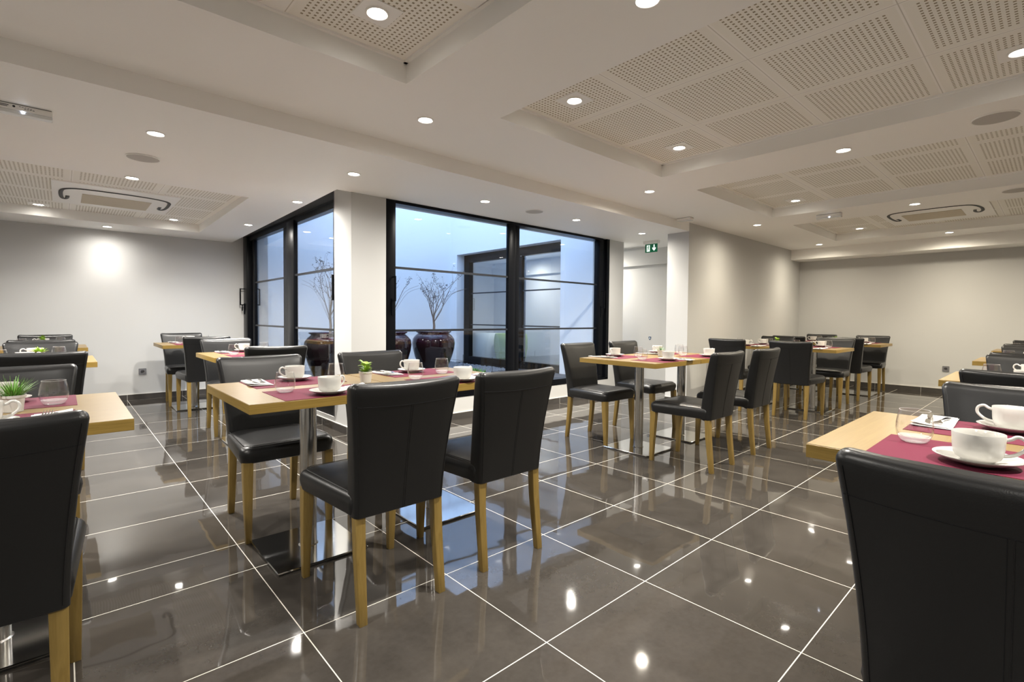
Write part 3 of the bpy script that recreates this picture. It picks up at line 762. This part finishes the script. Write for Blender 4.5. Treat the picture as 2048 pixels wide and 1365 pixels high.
def make_knife():
    m = MB(); z = .003
    m.loft([[(-w, y, z), (w, y, z), (w, y, z+h), (-w, y, z+h)] for y, w, h in ((-.105, .004, .004), (-.100, .008, .006), (-.03, .0065, .006), (-.005, .005, .005), (0, .004, .004))], M['cutl'])
    m.loft([[(-.005, y, z+.0012), (w, y, z+.0012), (w, y, z+.0024), (-.005, y, z+.0024)] for y, w in ((-.002, .005), (.02, .009), (.075, .0085), (.095, .004), (.104, -.003))], M['cutl'])
    return m.build('table_knife')
def pot_body(r, top=.034, h=.058):
    MB().lathe([(.024, 0), (.026, .001), (top-.003, h-.010), (top, h-.009), (top+.0005, h), (top-.002, h), (top-.004, h-.012), (.02, h-.013), (.003, h-.012)], M['china'], 32).build('flower_pot', r, ang=40)
    MB().lathe([(top-.004, h-.011), (top*.5, h-.007), (.003, h-.006)], M['soil'], 20).build('soil', r)
def blade(m, base, az, tilt, L, w, mat, curve=.5, n=5, fold=.15):
    d = Vector((math.cos(az), math.sin(az), 0)); s = Vector((-math.sin(az), math.cos(az), 0)); p = Vector(base); vs = []
    for i in range(n+1):
        t = i/n; ang = tilt + curve*t
        if i: p = p + (d*math.sin(ang)+Vector((0, 0, 1))*math.cos(ang))*(L/n)
        ww = w*math.sin(PI*min(1, .12+.88*t)) if w > .004 else w*(1-t*.85)
        up = Vector((0, 0, 1))*ww*fold
        vs += [tuple(p+s*ww+up), tuple(p), tuple(p-s*ww+up)]
    fs = []
    for i in range(n):
        a = i*3; fs += [(a, a+1, a+4, a+3), (a+1, a+2, a+5, a+4)]
    m.add(vs, fs, mat)
def make_leafy(seed):
    r = empty('potted_plant'); pot_body(r); rnd = random.Random(seed); m = MB()
    for k in range(46):
        az = rnd.uniform(0, 2*PI); h = rnd.uniform(-.004, .050); rad = .012
        m.tube([(0, 0, .045), (rad*.3*math.cos(az), rad*.3*math.sin(az), .05+h*.7), (rad*math.cos(az), rad*math.sin(az), .05+h)], .0012, M['leaf'], 5)
        blade(m, (rad*math.cos(az), rad*math.sin(az), .05+h), az, rnd.uniform(.45, 1.05), rnd.uniform(.020, .030), rnd.uniform(.011, .0155), M['leaf'], rnd.uniform(.5, 1.0))
    m.build('foliage', r, ang=70); return r
def make_grassy(seed, mat, n=70, L=(.04, .075), w=.0022):
    r = empty('potted_plant'); pot_body(r); rnd = random.Random(seed); m = MB()
    for k in range(n):
        az = rnd.uniform(0, 2*PI); q = rnd.uniform(0, .020); tl = rnd.uniform(.05, 1.15)
        blade(m, (q*math.cos(az), q*math.sin(az), .045), az, tl*.7, rnd.uniform(*L), w, mat, rnd.uniform(.1, .7), 4, .3)
    m.build('foliage', r, ang=70); return r

PROTO = {}
def proto(kind, fn):
    if kind not in PROTO: PROTO[kind] = [fn(), False]
    p = PROTO[kind]
    if not p[1]: p[1] = True; return p[0]
    return dup(p[0], (0, 0, 0))
def put(kind, fn, x, y, z, rz, label, cat, group):
    o = proto(kind, fn); o.location = (x, y, z); o.rotation_euler = (0, 0, rz)
    tag(o, label, cat, group); return o
def setting(tx, ty, rz, where, jit=None):
    """one place laid: local +y is the way the guest looks, origin the table centre"""
    rnd = random.Random(int(tx*1000)*7+int(ty*1000)*13+int(rz*10))
    j = dict(glass=(-.15+rnd.uniform(-.012, .012), -.115+rnd.uniform(-.015, .02)), cup=(-.012+rnd.uniform(-.012, .012), -.275+rnd.uniform(-.012, .012)),
             nap=(.158+rnd.uniform(-.006, .006), -.262+rnd.uniform(-.01, .01)), ha=rnd.uniform(-.25, .25))
    if jit: j.update(jit)
    c, s = math.cos(rz), math.sin(rz)
    def P(x, y): return (tx+x*c-y*s, ty+x*s+y*c)
    z = TT
    px, py = P(-.004, -.211); put('mat', make_mat, px, py, z, rz, 'plum placemat '+where, 'placemat', 'plum placemats'); z += .0015
    px, py = P(*j['glass']); put('glass', make_glass, px, py, z, rnd.uniform(0, 3), 'clear stemless water glass '+where, 'glass', 'stemless water glasses')
    px, py = P(*j['cup']); put('saucer', make_saucer, px, py, z, 0, 'white saucer under a cup '+where, 'saucer', 'white saucers')
    put('cup', make_cup, px, py, z+.0078, rz+j['ha'], 'white coffee cup '+where, 'cup', 'white coffee cups')
    px, py = P(*j['nap']); a = rnd.uniform(-.06, .06); put('napkin', make_napkin, px, py, z, rz+a, 'folded white paper napkin '+where, 'napkin', 'folded paper napkins')
    q = P(j['nap'][0]-.018, j['nap'][1]+.012); put('fork', make_fork, q[0], q[1], z+.005, rz+a-.10, 'steel fork on a napkin '+where, 'fork', 'steel forks')
    q = P(j['nap'][0]+.016, j['nap'][1]); put('knife', make_knife, q[0], q[1], z+.005, rz+a+.07, 'steel knife on a napkin '+where, 'knife', 'steel knives')

# ---- rows whose guests look along y
def ytable(x, y, tname, near, far, jn=None, jf=None, snear='near side', sfar='window side'):
    table(TA, x, y, 'oak topped table with steel post, '+tname)
    setting(x, y, 0, '%s of %s' % (snear, tname), jn); setting(x, y, PI, '%s of %s' % (sfar, tname), jf)
    if near: chair(near[0], near[1], near[2] if len(near) > 2 else 0, 'black chair seen from behind, %s of %s' % (snear, tname))
    if far: chair(far[0], far[1], PI+(far[2] if len(far) > 2 else 0), 'black chair facing the camera, %s of %s' % (sfar, tname))
ytable(.855, .062, 'left half of the central front table', (.94, -.452), (.845, .515),
       dict(glass=(-.145, -.13), cup=(-.015, -.298), ha=.35), dict(glass=(-.19, -.125), cup=(-.030, -.268), ha=0.2))
ytable(1.562, .062, 'right half of the central front table', (1.51, -.442), (1.535, .512),
       dict(glass=(-.160, -.075), cup=(-.015, -.305), ha=.3), dict(glass=(-.108, -.07), cup=(0, -.236), ha=.1))
ytable(3.642, .055, 'left half of the table before the passage', (3.612, -.452), (3.665, .498),
       dict(glass=(-.115, -.10), cup=(-.0, -.27)), dict(cup=(-.02, -.27)))
ytable(4.348, .055, 'right half of the table before the passage', (4.358, -.445), (4.41, .50), dict(glass=(-.07, -.05)))
ytable(-.194, .03, 'the foremost left table', (-.195, -.49), (-.19, .475), None, dict(glass=(-.155, -.12)), sfar='far side')
ytable(-.18, 2.60, 'the middle left table', (-.12, 2.08), (-.14, 3.04), sfar='far side')
ytable(-.17, 4.62, 'the left table nearest the left wall', (-.15, 4.10), (-.15, 5.06), sfar='far side')
ytable(1.225, 2.49, 'the nearer table beside the left window', (1.22, 1.99), (1.215, 3.03), sfar='far side')
ytable(1.155, 4.65, 'the farther table beside the left window', (1.17, 4.225), (1.145, 5.10), sfar='far side')
# ---- rows whose guests look along x
def xtable(x, y, tname, left, right, jl=None, jr=None):
    table(TB, x, y, 'oak topped table with steel post, '+tname)
    setting(x, y, -PI/2, 'left side of '+tname, jl); setting(x, y, PI/2, 'right side of '+tname, jr)
    if left: chair(left[0], left[1], -PI/2, 'black chair seen from behind, left side of '+tname)
    if right: chair(right[0], right[1], PI/2, 'black chair facing left, right side of '+tname)
xtable(6.945, -.285, 'the near half of the back wall table', (6.378, -.30), (7.50, -.31))
xtable(6.945, .42, 'the wall half of the back wall table', (6.36, .42), (7.50, .42))
xtable(8.975, -.30, 'the near half of the far corner table', (8.42, -.325), (9.42, -.33))
xtable(8.975, .41, 'the wall half of the far corner table', (8.40, .40), (9.42, .40))
xtable(1.865, -2.24, 'the foremost right table', (1.32, -2.305), (2.27, -2.275), dict(glass=(.145-.30, -.125)), None)
xtable(4.12, -2.235, 'the second right table', (3.575, -2.245), (4.74, -2.22))
xtable(6.18, -2.20, 'the third right table', (5.62, -2.215), (6.72, -2.19))
xtable(8.40, -2.17, 'the last right table', (7.86, -2.17), (8.98, -2.17))

PG = 'small potted plants on the tables'
def plant(kind, x, y, label):
    if kind == 'leafy': o = proto('leafy', lambda: make_leafy(3))
    elif kind == 'grassy': o = proto('grassy', lambda: make_grassy(5, M['grass'], 170, (.045, .085)))
    elif kind == 'bushy': o = proto('bushy', lambda: make_grassy(8, M['leaf'], 90, (.03, .06), .006))
    else: o = proto('aloe', lambda: make_grassy(11, M['aloe'], 24, (.04, .062), .0038))
    o.location = (x, y, TT); o.rotation_euler = (0, 0, x*3); tag(o, label, 'potted plant', PG)
plant('leafy', 1.133, .026, 'bright green leafy plant in a white pot on the central front table')
plant('aloe', 4.030, .085, 'spiky dull green succulent in a white pot on the table before the passage')
plant('grassy', -.142, .055, 'grassy green plant in a white pot on the foremost left table')
plant('bushy', -.14, 2.62, 'green tufted plant in a white pot on the middle left table')
plant('leafy', -.165, 4.66, 'leafy green plant in a white pot on the left table nearest the wall')
plant('leafy', 6.95, .14, 'small leafy green plant on the back wall table')
plant('bushy', 8.95, .0, 'leafy green plant on the far corner table')

# ------------------------------------------------------------------ courtyard
ZG = .20
struct(MB().box(XW+.35, 5.9, YW+.30, 6.06, -.1, ZG, M['gravel']), 'ground_courtyard')
m = MB()
for i in range(6): m.box(5.24+i*.108, 5.34+i*.108, YW+.33, 3.95, ZG, ZG+.025, M['deck'])
tag(m.build('decking'), 'dark deck boards along the opposite courtyard window', 'decking')
rnd = random.Random(4); m = MB()
for k in range(4200):
    x, y = rnd.uniform(4.1, 5.86), rnd.uniform(2.4, 6.0); r0 = rnd.uniform(.012, .028)
    if (x > 5.2 and y < 3.98) or math.hypot(x-4.08, y-3.9) < .36: continue
    c = [(x+r0*math.cos(a)*rnd.uniform(.8, 1.2), y+r0*math.sin(a)*rnd.uniform(.8, 1.2), ZG+r0*.3) for a in [j*PI/3 for j in range(6)]]
    t = [(x+(a-x)*.5, y+(b-y)*.5, ZG+r0*.8) for a, b, _ in c]; bt = [(a, b, ZG-.002) for a, b, _ in c]
    m.loft([bt, c, t], M['gravel'])
tag(m.build('pebbles'), 'grey pebbles covering the courtyard bed', 'gravel', kind='stuff')
m = MB()
for cx, cy in ((4.55, 3.35), (4.75, 3.6), (4.95, 3.85), (5.08, 4.15), (4.7, 3.9), (4.85, 4.2), (4.5, 3.0)):
    for k in range(60):
        a = rnd.uniform(0, 2*PI); q = rnd.uniform(0, .10)
        blade(m, (cx+q*math.cos(a), cy+q*math.sin(a), ZG), a, rnd.uniform(0, 1.0), rnd.uniform(.05, .11), .008, M['moss'], .5, 3)
tag(m.build('ground_cover', ang=70), 'low green ground cover growing in the pebble bed', 'ground cover', kind='stuff')
w = empty('wire_edging', (5.22, 4.7, ZG)); tag(w, 'thin dark wire edging along the pebble bed', 'edging')
for yy in (-.8, 0, .8, 1.6):
    MB().tube([(0, yy, -.002), (0, yy, .26)], .004, M['frame'], 6).build('stake', w)
MB().tube([(0, -.8, .15), (0, 1.6, .15)], .0025, M['frame'], 5).build('wire', w)

def twig_tree(seed):
    rnd = random.Random(seed); m = MB(); lf = MB()
    def grow(p, d, L, r, depth):
        pts = [p]; n = 5; q = p.copy(); dd = d.copy()
        for i in range(n):
            dd = (dd + Vector((rnd.uniform(-.16, .16), rnd.uniform(-.16, .16), rnd.uniform(-.03, .10)))).normalized()
            q = q + dd*(L/n); pts.append(q.copy())
            if depth < 3 and i >= 1 and rnd.random() < (.62 if depth < 2 else .3):
                a = rnd.uniform(0, 2*PI); side = Vector((math.cos(a), math.sin(a), rnd.uniform(.1, .7))).normalized()
                grow(q.copy(), (dd*.75+side*.6).normalized(), L*rnd.uniform(.4, .62), r*.5, depth+1)
        m.tube(pts, [max(.0009, r*(1-.75*i/n)) for i in range(n+1)], M['bark'], 5)
        if depth >= 1:
            for q2 in pts[1:]:
                for _ in range(2 if rnd.random() < .38 else 0):
                    o_ = Vector((rnd.uniform(-.02, .02), rnd.uniform(-.02, .02), rnd.uniform(-.02, .02)))
                    blade(lf, q2+o_, rnd.uniform(0, 6.28), rnd.uniform(.3, 2.2), rnd.uniform(.014, .024), rnd.uniform(.005, .008), M['dryleaf'], .8, 3)
    m.tube([(0, 0, .80), (.01, 0, .95), (0, .01, 1.10)], [.022, .018, .015], M['bark'], 8)
    for k in range(7):
        a = k*2*PI/7+rnd.uniform(-.3, .3); tl = rnd.uniform(.18, .75)
        grow(Vector((0, .0, rnd.uniform(.98, 1.12))), Vector((math.cos(a)*math.sin(tl), math.sin(a)*math.sin(tl), math.cos(tl))), rnd.uniform(.36, .55), .0075, 0)
    for k in range(6):
        a = rnd.uniform(0, 6.28); m.tube(catmull([(0, 0, 1.0), (.12*math.cos(a), .12*math.sin(a), 1.2), (.28*math.cos(a), .28*math.sin(a), 1.42), (.50*math.cos(a), .50*math.sin(a), 1.50)], 3), .0015, M['bark'], 4)
    return m, lf
def urn(x, y, seed, label):
    o = empty('potted_tree', (x, y, ZG)); tag(o, label, 'potted tree', 'glazed urns with bare trees in the courtyard')
    pr = [(.15, 0), (.165, .005), (.18, .08), (.225, .25), (.275, .42), (.305, .56), (.315, .66), (.305, .74), (.27, .80), (.235, .835), (.232, .85), (.255, .862), (.262, .875), (.255, .885), (.235, .882), (.215, .86), (.21, .80), (.10, .79), (.01, .79)]; pr = [(a, b*.80) for a, b in pr]
    MB().lathe(pr, M['glaze'], 48).build('urn', o, ang=50)
    MB().lathe([(.206, .630), (.206, .64), (.1, .655), (.01, .658)], M['soil'], 24).build('soil', o)
    mt, lf = twig_tree(seed); mt.v = [(a, b, c-.165) for a, b, c in mt.v]; lf.v = [(a, b, c-.165) for a, b, c in lf.v]; mt.build('branches', o, ang=60); lf.build('leaves', o, ang=70)
urn(2.52, 3.90, 21, 'dark red urn with a bare twig tree seen through the left window')
urn(3.34, 3.90, 22, 'dark red urn half hidden by the left frame of the wide window')
urn(4.08, 3.90, 23, 'dark red urn with a bare twig tree in the middle of the wide window')

def tub_chair(x, y, rz, mat, label):
    o = empty('tub_chair', (x, y, 0), rz); tag(o, label, 'armchair')
    rg = []
    for z, r_, t_ in ((.16, .25, .05), (.30, .30, .055), (.50, .34, .05), (.66, .345, .04), (.78, .33, .03), (.80, .315, .012)):
        outer = [(r_*math.cos(a), r_*math.sin(a), z) for a in [math.radians(150+240*k/18) for k in range(19)]]
        inner = [((r_-t_)*math.cos(a), (r_-t_)*math.sin(a), z) for a in [math.radians(390-240*k/18) for k in range(19)]]
        rg.append(outer+inner)
    MB().loft(rg, mat).build('shell', o)
    MB().lathe([(.22, .30), (.25, .32), (.26, .38), (.24, .43), (.1, .445), (.01, .445)], mat, 24).build('seat', o)
    for s in (-1, 1):
        for q in (-1, 1): MB().tube([(s*.16, q*.15, .30), (s*.20, q*.19, 0)], [.014, .009], M['darksteel'], 8).build('leg', o)
tub_chair(6.66, 5.03, -PI/2, M['lime'], 'lime green tub chair behind the opposite courtyard window')
tub_chair(6.66, 5.76, -PI/2, M['pale'], 'pale tub chair behind the opposite courtyard window')
